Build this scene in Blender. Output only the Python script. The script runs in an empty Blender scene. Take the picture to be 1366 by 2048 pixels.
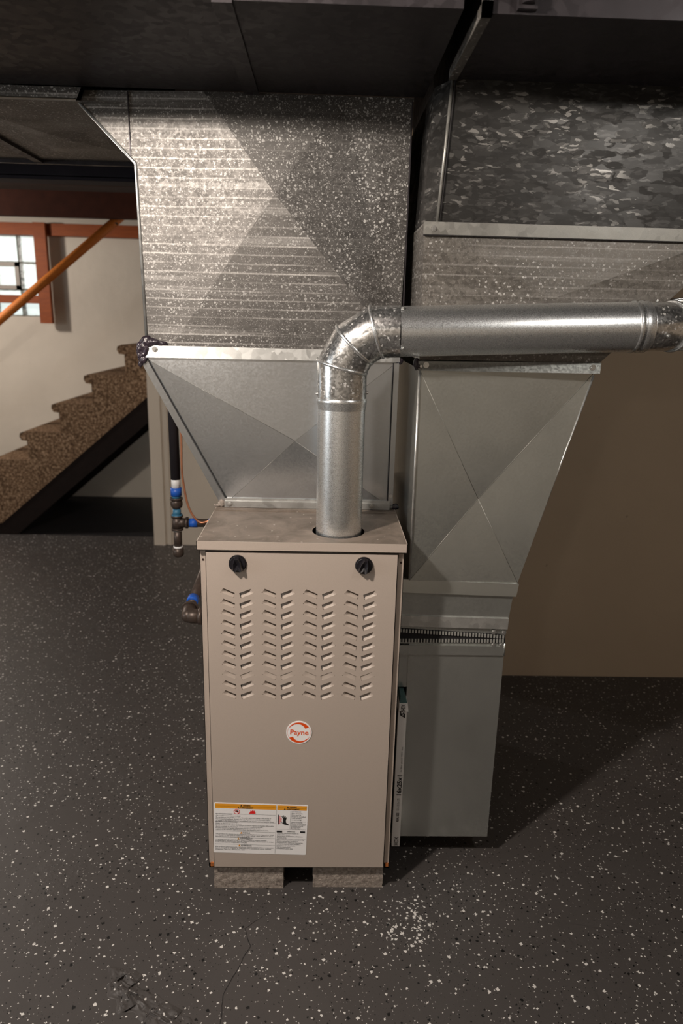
import bpy, bmesh, math, random
from mathutils import Vector, Matrix, noise as mnoise
random.seed(7)
PI = math.pi
SC = bpy.context.scene
COL = SC.collection

# ------------------------------------------------------------------ camera
CAM_POS = (0.0409, -1.4592, 1.3600)
F_PX, PITCH, YAW, ROLL = 1412.1, 0.264684, 0.0286097, -0.0248897
def make_camera():
    cp, sp, cy, sy = math.cos(PITCH), math.sin(PITCH), math.cos(YAW), math.sin(YAW)
    fwd = Vector((sy*cp, cy*cp, -sp)); right = Vector((cy, -sy, 0)); down = fwd.cross(right)
    cr, sr = math.cos(ROLL), math.sin(ROLL)
    r2 = cr*right + sr*down; d2 = -sr*right + cr*down
    m = Matrix(((r2.x, -d2.x, -fwd.x, CAM_POS[0]), (r2.y, -d2.y, -fwd.y, CAM_POS[1]),
                (r2.z, -d2.z, -fwd.z, CAM_POS[2]), (0, 0, 0, 1)))
    cd = bpy.data.cameras.new('camera'); cam = bpy.data.objects.new('camera', cd); COL.objects.link(cam)
    cam.matrix_world = m
    cd.sensor_fit = 'VERTICAL'; cd.sensor_height = 36; cd.sensor_width = 24
    cd.lens = F_PX/2048*36
    cd.clip_start = .02; cd.clip_end = 60
    cd.dof.use_dof = True; cd.dof.focus_distance = 1.58; cd.dof.aperture_fstop = 3.6
    SC.camera = cam
make_camera()
SC.view_settings.view_transform = 'Standard'; SC.view_settings.look = 'None'
SC.view_settings.gamma = 1; SC.view_settings.use_curve_mapping = False
SC.view_settings.exposure = 0.0

# ------------------------------------------------------------------ world and lights
W = bpy.data.worlds.new('daylight'); SC.world = W; W.use_nodes = True
W.node_tree.nodes['Background'].inputs[0].default_value = (.93, .97, 1, 1)
W.node_tree.nodes['Background'].inputs[1].default_value = 1.35

def bulb(name, loc, watts, radius, col):
    l = bpy.data.lights.new(name, 'POINT'); l.energy = watts; l.shadow_soft_size = radius; l.color = col
    o = bpy.data.objects.new(name, l); o.location = loc; COL.objects.link(o); return o
def area(name, loc, look, size, watts, col, sy=None):
    l = bpy.data.lights.new(name, 'AREA'); l.energy = watts; l.size = size; l.color = col
    if sy: l.shape = 'RECTANGLE'; l.size_y = sy
    o = bpy.data.objects.new(name, l); o.location = loc; COL.objects.link(o)
    o.rotation_euler = (Vector(look)-Vector(loc)).to_track_quat('-Z', 'Y').to_euler(); return o
WARM = (1, .90, .80); COOL = (.86, .94, 1)
bulb('ceiling_bulb_left', (-0.74, -0.92, 1.955), 112, .05, WARM)
bulb('ceiling_bulb_right', (1.05, -1.00, 1.95), 14, .05, (1, .96, .90))
bulb('rear_fill_light', (-1.0, -3.3, 1.95), 12, .08, WARM)  # unseen lamp added behind the camera to give the metal something to reflect
area('window_daylight', (-4.0, -1.3, 1.35), (0, -.6, .7), 1.3, 30, COOL, .9)
bulb('stair_fill_light', (-2.7, 2.6, 1.84), 62, .08, WARM)  # unseen lamp added to brighten the wall behind the stairs

# ------------------------------------------------------------------ node materials
class NT:
    def __init__(s, name):
        s.m = bpy.data.materials.new(name); s.m.use_nodes = True
        s.t = s.m.node_tree; s.b = s.t.nodes['Principled BSDF']
        s.co = s.t.nodes.new('ShaderNodeTexCoord').outputs['Object']
    def n(s, k, **kw):
        x = s.t.nodes.new(k)
        for a, v in kw.items(): setattr(x, a, v)
        return x
    def put(s, sock, v):
        if isinstance(v, bpy.types.NodeSocket): s.t.links.new(v, sock)
        elif isinstance(v, (tuple, list)) and len(v) == 3 and sock.type == 'RGBA': sock.default_value = (*v, 1)
        else: sock.default_value = v
    def map(s, scale=(1, 1, 1), rot=(0, 0, 0), loc=(0, 0, 0), co=None):
        x = s.n('ShaderNodeMapping'); s.put(x.inputs[0], co or s.co)
        x.inputs['Location'].default_value = loc; x.inputs['Rotation'].default_value = rot; x.inputs['Scale'].default_value = scale
        return x.outputs[0]
    def noise(s, scale, detail=3, rough=.5, co=None, col=False, dist=0):
        x = s.n('ShaderNodeTexNoise'); s.put(x.inputs['Vector'], co or s.co)
        x.inputs['Scale'].default_value = scale; x.inputs['Detail'].default_value = detail; x.inputs['Roughness'].default_value = rough
        x.inputs['Distortion'].default_value = dist
        return x.outputs['Color' if col else 'Fac']
    def voro(s, scale, co=None, feature='F1', rnd=1, metric='EUCLIDEAN'):
        x = s.n('ShaderNodeTexVoronoi', feature=feature, distance=metric); s.put(x.inputs['Vector'], co or s.co)
        x.inputs['Scale'].default_value = scale; x.inputs['Randomness'].default_value = rnd
        return x
    def ramp(s, v, a, b, c0=(0, 0, 0), c1=(1, 1, 1), mid=None):
        x = s.n('ShaderNodeValToRGB'); s.put(x.inputs[0], v)
        e = x.color_ramp.elements; e[0].position = a; e[1].position = b; e[0].color = (*c0, 1); e[1].color = (*c1, 1)
        if mid: k = e.new(mid[0]); k.color = (*mid[1], 1)
        return x.outputs[0]
    def step(s, v, a, b):
        x = s.n('ShaderNodeMapRange'); s.put(x.inputs[0], v)
        x.inputs[1].default_value = a; x.inputs[2].default_value = b; x.clamp = True
        return x.outputs[0]
    def mapr(s, v, a, b, c, d):
        x = s.n('ShaderNodeMapRange'); s.put(x.inputs[0], v)
        for i, q in zip((1, 2, 3, 4), (a, b, c, d)): x.inputs[i].default_value = q
        return x.outputs[0]
    def math(s, op, a, b=0.0, c=None):
        x = s.n('ShaderNodeMath', operation=op); s.put(x.inputs[0], a); s.put(x.inputs[1], b)
        if c is not None: s.put(x.inputs[2], c)
        return x.outputs[0]
    def mix(s, f, a, b, mode='MIX'):
        x = s.n('ShaderNodeMix', data_type='RGBA', blend_type=mode)
        s.put(x.inputs[0], f); s.put(x.inputs[6], a); s.put(x.inputs[7], b); return x.outputs[2]
    def sep(s, v):
        x = s.n('ShaderNodeSeparateXYZ'); s.put(x.inputs[0], v); return x.outputs
    def warp(s, amt, scale, co=None, detail=2):
        nz = s.noise(scale, detail, co=co, col=True)
        a = s.n('ShaderNodeVectorMath', operation='SUBTRACT'); s.put(a.inputs[0], nz); a.inputs[1].default_value = (.5, .5, .5)
        b = s.n('ShaderNodeVectorMath', operation='SCALE'); s.put(b.inputs[0], a.outputs[0]); b.inputs['Scale'].default_value = amt
        c = s.n('ShaderNodeVectorMath', operation='ADD'); s.put(c.inputs[0], co or s.co); s.put(c.inputs[1], b.outputs[0])
        return c.outputs[0]
    def bump(s, h, strength, dist=.001):
        x = s.n('ShaderNodeBump'); s.put(x.inputs['Height'], h); x.inputs['Strength'].default_value = strength; x.inputs['Distance'].default_value = dist
        s.put(s.b.inputs['Normal'], x.outputs[0])
    def set(s, **kw):
        nm = dict(col='Base Color', rough='Roughness', metal='Metallic', spec='Specular IOR Level', emit='Emission Color', es='Emission Strength', trans='Transmission Weight', coat='Coat Weight')
        for k, v in kw.items(): s.put(s.b.inputs[nm[k]], v)
        return s.m

def flat(name, col, rough=.6, metal=0, vary=.12, scale=30, bump=0, spec=.5):
    t = NT(name); nz = t.noise(scale, 4)
    c = t.mix(nz, tuple(x*(1-vary) for x in col), tuple(min(1, x*(1+vary)) for x in col))
    if bump: t.bump(t.noise(scale*6, 3), bump)
    return t.set(col=c, rough=rough, metal=metal, spec=spec)

def galv(name, base, rough=.3, metal=.85, cell=90, cellamt=.25, speck=0, streak=0, dust=.2, aniso_dir=None, scratch=0, bump=.15, grain=.2):
    t = NT(name)
    w = t.warp(.012, 40)
    v = t.voro(cell, co=w)
    r = t.sep(v.outputs['Color'])[0]
    lo = tuple(x*(1-cellamt) for x in base); hi = tuple(min(1, x*(1+cellamt)) for x in base)
    c = t.mix(r, lo, hi)
    fine = t.noise(900, 2)
    c = t.mix(grain, c, t.mix(fine, tuple(x*.3 for x in base), tuple(min(1, x*1.9) for x in base)))
    big = t.noise(5, 5, .6)
    c = t.mix(t.math('MULTIPLY', t.step(big, .45, .75), dust), c, tuple(x*.55 for x in base))
    rg = t.mapr(r, 0, 1, rough*.85, rough*1.2)
    mt = metal
    if streak:
        sc = t.map((1.6, 1.6, 55))
        s1 = t.noise(1.0, 3, .6, co=t.warp(.004, 12, co=t.map((1.3, 1.3, 42), co=t.warp(.003, 9))))
        lines = t.step(s1, .56, .66)
        # regular roll lines every 22 mm
        z = t.sep(t.warp(.004, 7))[2]
        fr = t.math('FRACT', t.math('MULTIPLY', z, 1/.0201))
        tri = t.math('ABSOLUTE', t.math('SUBTRACT', fr, .5))
        reg = t.math('MULTIPLY', t.step(tri, .385, .47), t.step(t.noise(3.2, 3, co=t.map((1, 1, 6))), .38, .6))
        k = t.math('MULTIPLY', t.math('ADD', t.math('MULTIPLY', lines, .35), reg), streak)
        brk = t.mapr(t.noise(260, 2), .3, .7, .35, 1.0)
        k = t.math('MULTIPLY', k, brk)
        c = t.mix(k, c, (.50, .475, .445))
    if streak: mt = t.math('MULTIPLY', metal, t.math('SUBTRACT', 1.0, t.math('MULTIPLY', k, .85)))
    if speck:
        sv = t.voro(165, co=t.warp(.006, 190)); 
        sr = t.sep(sv.outputs['Color'])
        m = t.math('MULTIPLY', t.math('LESS_THAN', sv.outputs['Distance'], t.mapr(sr[0], 0, 1, .12, .46)), t.step(sr[1], .80-.36*speck, .92-.3*speck))
        dens = t.step(t.noise(7, 4, .6), .30, .62)
        m = t.math('MULTIPLY', m, t.mapr(dens, 0, 1, .25, 1))
        c = t.mix(t.math('MULTIPLY', m, .85), c, (.52, .50, .475))
        sv2 = t.voro(330); m2 = t.math('MULTIPLY', t.step(sv2.outputs['Distance'], .45, .3), t.step(t.sep(sv2.outputs['Color'])[0], .52, .7))
        c = t.mix(t.math('MULTIPLY', m2, .45*speck), c, (.45, .43, .41))
        mt = t.math('MULTIPLY', mt, t.mapr(m, 0, 1, 1, .15))
    if scratch:
        sw = t.noise(14, 3, .55, co=t.warp(.05, 5, co=t.map((5, 5, .8))))
        l = t.step(t.math('ABSOLUTE', t.math('SUBTRACT', sw, .5)), .006, .0)
        l = t.math('MULTIPLY', l, t.step(t.noise(6, 2), .5, .62))
        c = t.mix(t.math('MULTIPLY', l, scratch), c, (.6, .6, .58))
    if bump: t.bump(t.math('ADD', t.math('MULTIPLY', fine, .4), t.noise(22, 3)), bump)
    return t.set(col=c, rough=rg, metal=mt)

M = {}
M['beige'] = None
def beige(name, base, dusty=0):
    t = NT(name)
    c = t.mix(t.noise(420, 2), tuple(x*.94 for x in base), tuple(x*1.05 for x in base))
    if dusty:
        d = t.step(t.noise(14, 6, .65, dist=.6), .34, .66)
        c = t.mix(t.math('MULTIPLY', d, .75), c, (.085, .064, .047))
        sp = t.voro(60, co=t.warp(.01, 60)); k = t.math('MULTIPLY', t.step(sp.outputs['Distance'], .16, .1), t.step(t.sep(sp.outputs['Color'])[0], .7, .75))
        c = t.mix(t.math('MULTIPLY', k, .7), c, (.5, .45, .4))
        sp = t.voro(26, co=t.warp(.01, 60)); k = t.math('MULTIPLY', t.step(sp.outputs['Distance'], .10, .06), t.step(t.sep(sp.outputs['Color'])[0], .8, .82))
        c = t.mix(k, c, (.05, .03, .025))
    else:
        sp = t.voro(24, co=t.warp(.012, 50, co=t.map((1, 1, .5)))); k = t.math('MULTIPLY', t.step(sp.outputs['Distance'], .09, .05), t.step(t.sep(sp.outputs['Color'])[0], .90, .92))
        c = t.mix(t.math('MULTIPLY', k, .5), c, (.45, .28, .08))
    t.bump(t.noise(700, 2), .12, .0004)
    return t.set(col=c, rough=.42 if not dusty else .62, spec=.45)
M['beige'] = beige('beige_paint', (.455, .38, .325))
M['beige_top'] = beige('dusty_beige_paint', (.23, .185, .15), 1)
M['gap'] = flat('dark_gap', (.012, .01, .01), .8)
M['black_plastic'] = flat('black_plastic', (.012, .011, .014), .28, vary=.3)
M['hole'] = flat('screw_hole', (.03, .012, .008), .7)
M['rust'] = flat('orange_rust', (.42, .13, .03), .7, vary=.6, scale=200)
M['galv_old'] = galv('dusty_galvanised', (.120, .111, .103), .52, .66, 160, .22, speck=1, streak=1, dust=.5)
M['galv_speck_shaded'] = galv('shaded_speckled_dusty_galvanised', (.10, .093, .087), .50, .66, 160, .22, speck=1.15, streak=.12, dust=.5)  # darker copy of the same sheet: facet shade put into the colour
M['galv_new'] = galv('smooth_galvanised', (.56, .58, .60), .21, .90, 300, .02, bump=0, dust=.2, scratch=.25, grain=.05)
M['galv_ret'] = galv('scratched_galvanised', (.62, .635, .60), .22, .86, 300, .03, bump=0, dust=.35, scratch=.9, grain=.12)
M['galv_band'] = galv('bright_cleat_galvanised', (.58, .58, .56), .34, .80, 60, .12, dust=.3, grain=.25)
M['galv_band2'] = galv('dull_cleat_galvanised', (.30, .29, .265), .42, .7, 60, .2, dust=.5, grain=.25)
M['galv_flare'] = galv('brown_dusty_galvanised', (.15, .136, .12), .45, .6, 160, .25, speck=.45, streak=.45, dust=.4)
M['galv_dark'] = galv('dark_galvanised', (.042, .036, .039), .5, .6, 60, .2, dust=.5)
M['pipe'] = galv('bright_pipe_galvanised', (.84, .85, .85), .30, .93, 1100, .16, dust=.05, grain=.12, bump=.02)
M['elbow'] = galv('spangled_elbow_galvanised', (.62, .62, .61), .22, .92, 230, .42, dust=.1, speck=.6, grain=.2, bump=.10)
def spangle():
    t = NT('large_spangle_galvanised')
    co = t.map((1, 1, 2.6), rot=(0, -.6, 0))
    w = t.warp(.05, 30, co=co, detail=4)
    v = t.voro(28, co=w); r = t.sep(v.outputs['Color'])
    v2 = t.voro(75, co=w); r2 = t.sep(v2.outputs['Color'])
    a = t.math('ADD', t.math('MULTIPLY', t.math('POWER', r[0], 4.0), .45), t.math('MULTIPLY', t.math('POWER', r2[0], 6.0), .8))
    a = t.math('MULTIPLY', a, t.mapr(t.noise(9, 3), .35, .65, .5, 1.25))
    c = t.ramp(a, 0.0, 1.0, (.030, .028, .026), (.27, .255, .235), mid=(.5, (.072, .068, .064)))
    return t.set(col=c, rough=t.mapr(r[1], 0, 1, .34, .55), metal=.6)
M['spangle'] = spangle()
def floor_mat():
    t = NT('speckled_grey_epoxy')
    base = t.mix(t.noise(3, 5, .6), (.063, .056, .053), (.079, .071, .067))
    base = t.mix(t.math('MULTIPLY', t.noise(500, 2), .3), base, (.03, .027, .027))
    xyz = t.sep(t.co); c = base
    flat2 = t.n('ShaderNodeCombineXYZ'); t.put(flat2.inputs[0], xyz[0]); t.put(flat2.inputs[1], xyz[1]); flat2 = flat2.outputs[0]
    def flakes(c, scale, thr, lo, w, b, seed, mask=None, amt=1.0, warp=.006, dark=True):
        co = t.warp(warp, 210, co=t.map((1, 1, 1), rot=(0, 0, seed), loc=(seed*3.1, seed, 0), co=flat2))
        v = t.voro(scale, co=co, metric='MANHATTAN'); r = t.sep(v.outputs['Color'])
        size = t.mapr(r[2], 0, 1, lo, thr)
        inside = t.math('LESS_THAN', v.outputs['Distance'], size)
        pw = t.math('LESS_THAN', r[0], w)
        pb = t.math('GREATER_THAN', r[0], 1-b)
        if mask is not None: inside = t.math('MULTIPLY', inside, t.math('GREATER_THAN', mask, r[1]))
        tone = t.mix(t.math('POWER', r[1], 2.0) if mask is None else .2, (.78, .75, .71), (.34, .33, .32))
        c = t.mix(t.math('MULTIPLY', t.math('MULTIPLY', inside, pw), amt), c, tone)
        if dark: c = t.mix(t.math('MULTIPLY', inside, pb), c, (.006, .006, .006))
        return c
    dens = t.mapr(t.noise(3.5, 4, .6, co=flat2), .32, .58, .35, 1.3)
    c = flakes(c, 64, .33, .14, .44, .46, .3, mask=dens)
    c = flakes(c, 95, .30, .14, .42, .40, 1.7, mask=dens)
    c = flakes(c, 150, .30, .14, .32, .32, 2.9, mask=dens, amt=.8)
    def blob(cx, cy, rx, ry, soft=.35):
        a = t.math('DIVIDE', t.math('SUBTRACT', xyz[0], cx), rx); b = t.math('DIVIDE', t.math('SUBTRACT', xyz[1], cy), ry)
        d = t.math('ADD', t.math('MULTIPLY', a, a), t.math('MULTIPLY', b, b))
        d = t.math('ADD', d, t.mapr(t.noise(40, 3, co=flat2), 0, 1, -.6, .6))
        return t.step(d, 1.0+soft, 1.0-soft)
    c = flakes(c, 105, .58, .36, .95, .0, .9, mask=blob(.262, -.105, .055, .075), warp=.009, dark=False)
    c = flakes(c, 95, .36, .15, .55, .15, 2.1, mask=t.math('MULTIPLY', blob(.272, -.25, .03, .12, .8), .8), warp=.009)
    c = flakes(c, 85, .34, .15, .5, .2, 1.1, mask=t.math('MULTIPLY', blob(.12, -.08, .09, .07, .8), .85), warp=.008)
    c = flakes(c, 85, .34, .15, .5, .3, 1.4, mask=t.math('MULTIPLY', blob(.37, -.02, .10, .09, .8), .8), warp=.008)
    rel = t.math('ADD', t.math('MULTIPLY', t.noise(45, 4, .6, co=flat2), t.step(t.noise(4, 2, co=flat2), .5, .65)), t.math('MULTIPLY', t.noise(6, 3, co=flat2), .8))
    t.bump(rel, .45, .004)
    return t.set(col=c, rough=t.mapr(t.noise(8, 3), 0, 1, .38, .56), spec=.42)
M['floor'] = floor_mat()
M['floor_plain'] = flat('bare_grey_epoxy', (.058, .053, .05), .42, vary=.2, scale=40, bump=.5)
M['black_floor'] = flat('black_floor_paint', (.008, .007, .008), .6, vary=.5, scale=6)
def wall(name, col, bump=.25, mottle=.12, sc=2.5):
    t = NT(name)
    c = t.mix(t.noise(sc, 5, .6), tuple(x*(1-mottle) for x in col), tuple(x*(1+mottle) for x in col))
    sp = t.voro(14, co=t.warp(.02, 30)); k = t.math('MULTIPLY', t.step(sp.outputs['Distance'], .07, .03), t.step(t.sep(sp.outputs['Color'])[0], .82, .84))
    c = t.mix(t.math('MULTIPLY', k, .5), c, tuple(x*.35 for x in col))
    t.bump(t.math('ADD', t.noise(200, 3), t.math('MULTIPLY', t.noise(14, 4), 2)), bump, .002)
    return t.set(col=c, rough=.72, spec=.3)
M['wall_tan'] = wall('tan_painted_wall', (.50, .395, .29))
M['wall_cream'] = wall('cream_painted_wall', (.60, .52, .43))
M['wall_white'] = wall('whitewashed_block_wall', (.62, .56, .48), .9, .10, 4)
M['ceiling'] = flat('dark_stained_ceiling', (.055, .045, .045), .8, vary=.4, scale=8)
M['beam'] = flat('dark_steel_beam', (.030, .026, .034), .7, vary=.3, scale=14, spec=.2)
M['joist'] = flat('dark_brown_joist', (.045, .013, .007), .8, vary=.5, scale=20, spec=.15)
def wood(name, a, b):
    t = NT(name); g = t.noise(12, 5, .6, co=t.warp(.05, 4, co=t.map((1, 6, 6))))
    return t.set(col=t.mix(g, a, b), rough=.55, spec=.25)
M['orange_wood'] = wood('orange_stained_wood', (.16, .030, .006), (.36, .085, .012))
M['rail_wood'] = wood('bright_orange_handrail_wood', (.50, .13, .022), (.80, .27, .05))
def carpet():
    t = NT('brown_carpet'); v = t.noise(75, 3, .7)
    c = t.ramp(v, .38, .64, (.075, .045, .027), (.38, .26, .17), mid=(.5, (.17, .105, .062)))
    t.bump(t.noise(160, 3), .9, .006); return t.set(col=c, rough=.95, spec=.1)
M['carpet'] = carpet()
M['stringer'] = flat('dark_stringer_wood', (.010, .006, .005), .8, vary=.4, spec=.15)
def concrete():
    t = NT('concrete_block'); v = t.noise(120, 4, .7)
    c = t.mix(t.step(v, .35, .65), (.20, .165, .14), (.42, .36, .31))
    t.bump(t.noise(160, 4, .7), .9, .003); return t.set(col=c, rough=.9, spec=.2)
M['concrete'] = concrete()
M['iron'] = flat('black_iron_pipe', (.075, .055, .045), .42, .5, .5, 60)
M['rubber'] = flat('black_coated_pipe', (.018, .015, .018), .5, vary=.2)
M['white_plastic'] = flat('white_sleeve', (.70, .69, .68), .5, vary=.05)
M['blue_tape'] = flat('blue_tape', (.01, .09, .45), .45, vary=.25)
M['blue_dope'] = flat('blue_thread_sealant', (.03, .14, .24), .5, vary=.3, scale=90)
M['copper'] = flat('copper_tube', (.52, .22, .12), .35, .7, .2)
M['steel'] = flat('zinc_screw', (.72, .72, .70), .25, .9, .1)
def seal():
    t = NT('black_duct_sealant'); t.bump(t.noise(60, 4, .6), 1.0, .006)
    return t.set(col=t.mix(t.noise(50, 2), (.012, .009, .011), (.05, .035, .05)), rough=.22, spec=.7)
M['seal'] = seal()
M['sticker'] = flat('white_sticker', (.93, .91, .90), .4, vary=.02)
M['sticker_orange'] = flat('orange_print', (.86, .36, .02), .45, vary=.03)
M['ink'] = flat('black_ink', (.02, .02, .02), .5)
M['grey_ink'] = flat('grey_ink', (.13, .125, .13), .5)
M['red_ink'] = flat('red_ink', (.80, .02, .02), .5, vary=.02)
M['pink_ink'] = flat('pink_ink', (.85, .35, .35), .5, vary=.02)
M['logo_orange'] = flat('orange_red_logo_print', (.80, .085, .008), .4, vary=.02)
M['card'] = flat('white_cardboard', (.80, .79, .78), .7, vary=.05)
M['green_media'] = flat('green_filter_media', (.05, .11, .11), .8, vary=.3)
M['canvas'] = flat('black_canvas', (.008, .007, .008), .9)
M['teeth'] = flat('pale_crimped_metal', (.50, .50, .47), .4, .5, .15)
M['vent_frame'] = flat('grey_vent_frame', (.30, .26, .22), .5)
M['mortar'] = flat('grey_mortar', (.16, .16, .13), .8)
def glassblock():
    t = NT('glass_block'); t.bump(t.noise(30, 2), .6, .01)
    t.set(col=(.86, .92, .86), rough=.35, trans=.9); return t.m
M['glassblock'] = glassblock()

# ------------------------------------------------------------------ mesh helpers
class MB:
    def __init__(s): s.b = bmesh.new()
    def poly(s, pts, sm=False):
        f = s.b.faces.new([s.b.verts.new(p) for p in pts]); f.smooth = sm; return f
    def box(s, a, b, rz=None):
        (x0, y0, z0), (x1, y1, z1) = a, b
        v = [s.b.verts.new(p) for p in ((x0, y0, z0), (x1, y0, z0), (x1, y1, z0), (x0, y1, z0), (x0, y0, z1), (x1, y0, z1), (x1, y1, z1), (x0, y1, z1))]
        for f in ((3, 2, 1, 0), (4, 5, 6, 7), (0, 1, 5, 4), (1, 2, 6, 5), (2, 3, 7, 6), (3, 0, 4, 7)): s.b.faces.new([v[i] for i in f])
        return v
    def hexa(s, lo, hi):       # lo, hi: four points each, counter clockwise from above
        v = [s.b.verts.new(p) for p in list(lo)+list(hi)]
        for f in ((3, 2, 1, 0), (4, 5, 6, 7), (0, 1, 5, 4), (1, 2, 6, 5), (2, 3, 7, 6), (3, 0, 4, 7)): s.b.faces.new([v[i] for i in f])
    def tube(s, pts, r, seg=24, caps=True, closed=False):
        pts = [Vector(p) for p in pts]; n = len(pts)
        rr = r if isinstance(r, (list, tuple)) else [r]*n
        rings = []; prev = None
        for i, p in enumerate(pts):
            a = (pts[i]-pts[i-1]).normalized() if i else (pts[1]-pts[0]).normalized()
            b = (pts[i+1]-pts[i]).normalized() if i < n-1 else a
            tg = (a+b).normalized() if (a+b).length > 1e-6 else a
            if prev is None:
                u = tg.cross(Vector((0, 0, 1)));  u = u if u.length > 1e-3 else tg.cross(Vector((0, 1, 0)))
                u.normalize()
            else: u = prev
            # carry direction a frame through the mitre plane
            u = (u - a*u.dot(a)).normalized(); w = a.cross(u)
            ring = []
            for k in range(seg):
                t = 2*PI*k/seg; q = (u*math.cos(t)+w*math.sin(t))*rr[i]
                d = a.dot(tg)
                q = q - a*(q.dot(tg)/d) if abs(d) > .2 else q
                ring.append(s.b.verts.new(p+q))
            ub = u - b*u.dot(b); prev = ub.normalized(); rings.append(ring)
        for i in range(n-1):
            for k in range(seg):
                f = s.b.faces.new((rings[i][k], rings[i][(k+1) % seg], rings[i+1][(k+1) % seg], rings[i+1][k])); f.smooth = True
        if caps:
            s.b.faces.new(list(reversed(rings[0]))); s.b.faces.new(rings[-1])
    def ball(s, c, r, sx=1, sy=1, sz=1, seg=12):
        m = Matrix.Translation(c) @ Matrix.Diagonal((r*sx, r*sy, r*sz, 1))
        g = bmesh.ops.create_uvsphere(s.b, u_segments=seg, v_segments=max(6, seg//2), radius=1, matrix=m)
        for v in g['verts']:
            for f in v.link_faces: f.smooth = True
    def mesh(s, me, mat4):
        k = len(s.b.verts); s.b.from_mesh(me); s.b.verts.ensure_lookup_table()
        for v in s.b.verts[k:]: v.co = mat4 @ v.co
    def bevel(s, w, seg=2, ang=.6):
        es = [e for e in s.b.edges if len(e.link_faces) == 2 and e.calc_face_angle(0) > ang]
        bmesh.ops.bevel(s.b, geom=es, offset=w, segments=seg, affect='EDGES', profile=.7)

WL = {}
def obj(name, mb, mat, parent=None, smooth=None, weld=False):
    b = mb.b
    if weld: bmesh.ops.remove_doubles(b, verts=b.verts, dist=1e-5)
    bmesh.ops.recalc_face_normals(b, faces=b.faces)
    off = WL.get(parent, Vector()) if parent else Vector()
    for v in b.verts: v.co -= off
    me = bpy.data.meshes.new(name); b.to_mesh(me); b.free()
    o = bpy.data.objects.new(name, me); COL.objects.link(o)
    me.materials.append(mat)
    if parent: o.parent = parent
    WL[o] = off.copy()
    return o
def root(name, loc, label, cat, group=None):
    o = bpy.data.objects.new(name, None); COL.objects.link(o); o.location = loc
    o.empty_display_size = .05
    WL[o] = Vector(loc); tag(o, label, cat, group); return o
def tag(o, label, cat, group=None, kind=None):
    o['label'] = label; o['category'] = cat
    if group: o['group'] = group
    if kind: o['kind'] = kind
    return o
def struct(name, mb, mat, parent=None):
    o = obj(name, mb, mat, parent)
    if not parent: o['kind'] = 'structure'
    return o
def to_mesh(cu):
    o = bpy.data.objects.new('tmp', cu); COL.objects.link(o)
    dg = bpy.context.evaluated_depsgraph_get(); me = bpy.data.meshes.new_from_object(o.evaluated_get(dg))
    bpy.data.objects.remove(o); return me
def shape2d(loops, extrude=0.0):
    cu = bpy.data.curves.new('tmp', 'CURVE'); cu.dimensions = '2D'; cu.fill_mode = 'BOTH'; cu.extrude = extrude
    for lp in loops:
        sp = cu.splines.new('POLY'); sp.points.add(len(lp)-1)
        for i, p in enumerate(lp): sp.points[i].co = (p[0], p[1], 0, 1)
        sp.use_cyclic_u = True
    return to_mesh(cu)
def text(body, size, width=None, align='LEFT', bold=0.0, xs=1.0):
    cu = bpy.data.curves.new('tmp', 'FONT'); cu.body = body; cu.size = size; cu.align_x = align; cu.offset = bold; cu.resolution_u = 3
    me = to_mesh(cu)
    if width and len(me.vertices):
        xsv = [v.co.x for v in me.vertices]; w = max(xsv)-min(xsv)
        k = width/w
        for v in me.vertices: v.co.x *= k
    elif xs != 1:
        for v in me.vertices: v.co.x *= xs
    return me
# plane facing the camera (normal -Y): local x -> X, local y -> Z
def front(x, y, z, tilt=0): return Matrix.Translation((x, y, z)) @ Matrix.Rotation(PI/2, 4, 'X') @ Matrix.Rotation(tilt, 4, 'Z')
def circle(cx, cy, r, n=48, ry=None): return [(cx+r*math.cos(2*PI*i/n), cy+(ry or r)*math.sin(2*PI*i/n)) for i in range(n)]
def screw(parent, p, n=(0, -1, 0), r=.0042):
    mb = MB(); p = Vector(p); n = Vector(n).normalized()
    mb.tube([p, p+n*.0012], r*1.5, 16); mb.tube([p+n*.001, p+n*.0042], r, 6)
    return obj('screw', mb, M['steel'], parent)

# ------------------------------------------------------------------ the room
mb = MB(); mb.poly([(-4.2, -4.2, 0), (3.2, -4.2, 0), (3.2, 4.1, 0), (-4.2, 4.1, 0)]); FLOOR = struct('floor', mb, M['floor'])
GZ = -.016          # floor level; heights below are measured from the camera-side datum
FLOOR.location.z = GZ
def path_ribbon(name, pts, w, mat, parent, h=.0006):
    mb = MB(); pts = [Vector((x, y, 0)) for x, y in pts]
    fine = []
    for i in range(len(pts)-1):
        for k in range(8):
            p = pts[i].lerp(pts[i+1], k/8); j = .004
            fine.append(p+Vector((mnoise.noise(p*38)*j, mnoise.noise(p*38+Vector((9, 0, 0)))*j, 0)))
    fine.append(pts[-1]); L = []; R_ = []
    for i, p in enumerate(fine):
        d = (fine[min(i+1, len(fine)-1)]-fine[max(i-1, 0)]).normalized(); n = Vector((-d.y, d.x, 0))
        ww = w*(.5+.9*abs(mnoise.noise(p*60)))*min(1, .15+4*min(i, len(fine)-1-i)/len(fine))
        L.append(mb.b.verts.new(p+n*ww+Vector((0, 0, h)))); R_.append(mb.b.verts.new(p-n*ww+Vector((0, 0, h))))
    for i in range(len(fine)-1): mb.b.faces.new((L[i], R_[i], R_[i+1], L[i+1]))
    return obj(name, mb, mat, parent)
path_ribbon('crack', [(-.07, .0-.07), (-.125, -.12), (-.105, -.165), (-.125, -.22), (-.15, -.29), (-.146, -.37), (-.16, -.46)], .0012, M['gap'], FLOOR)
path_ribbon('crack', [(.52, .0), (.60, -.05), (.625, -.12), (.655, -.20), (.645, -.29), (.64, -.37)], .0011, M['floor_plain'], FLOOR)
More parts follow.
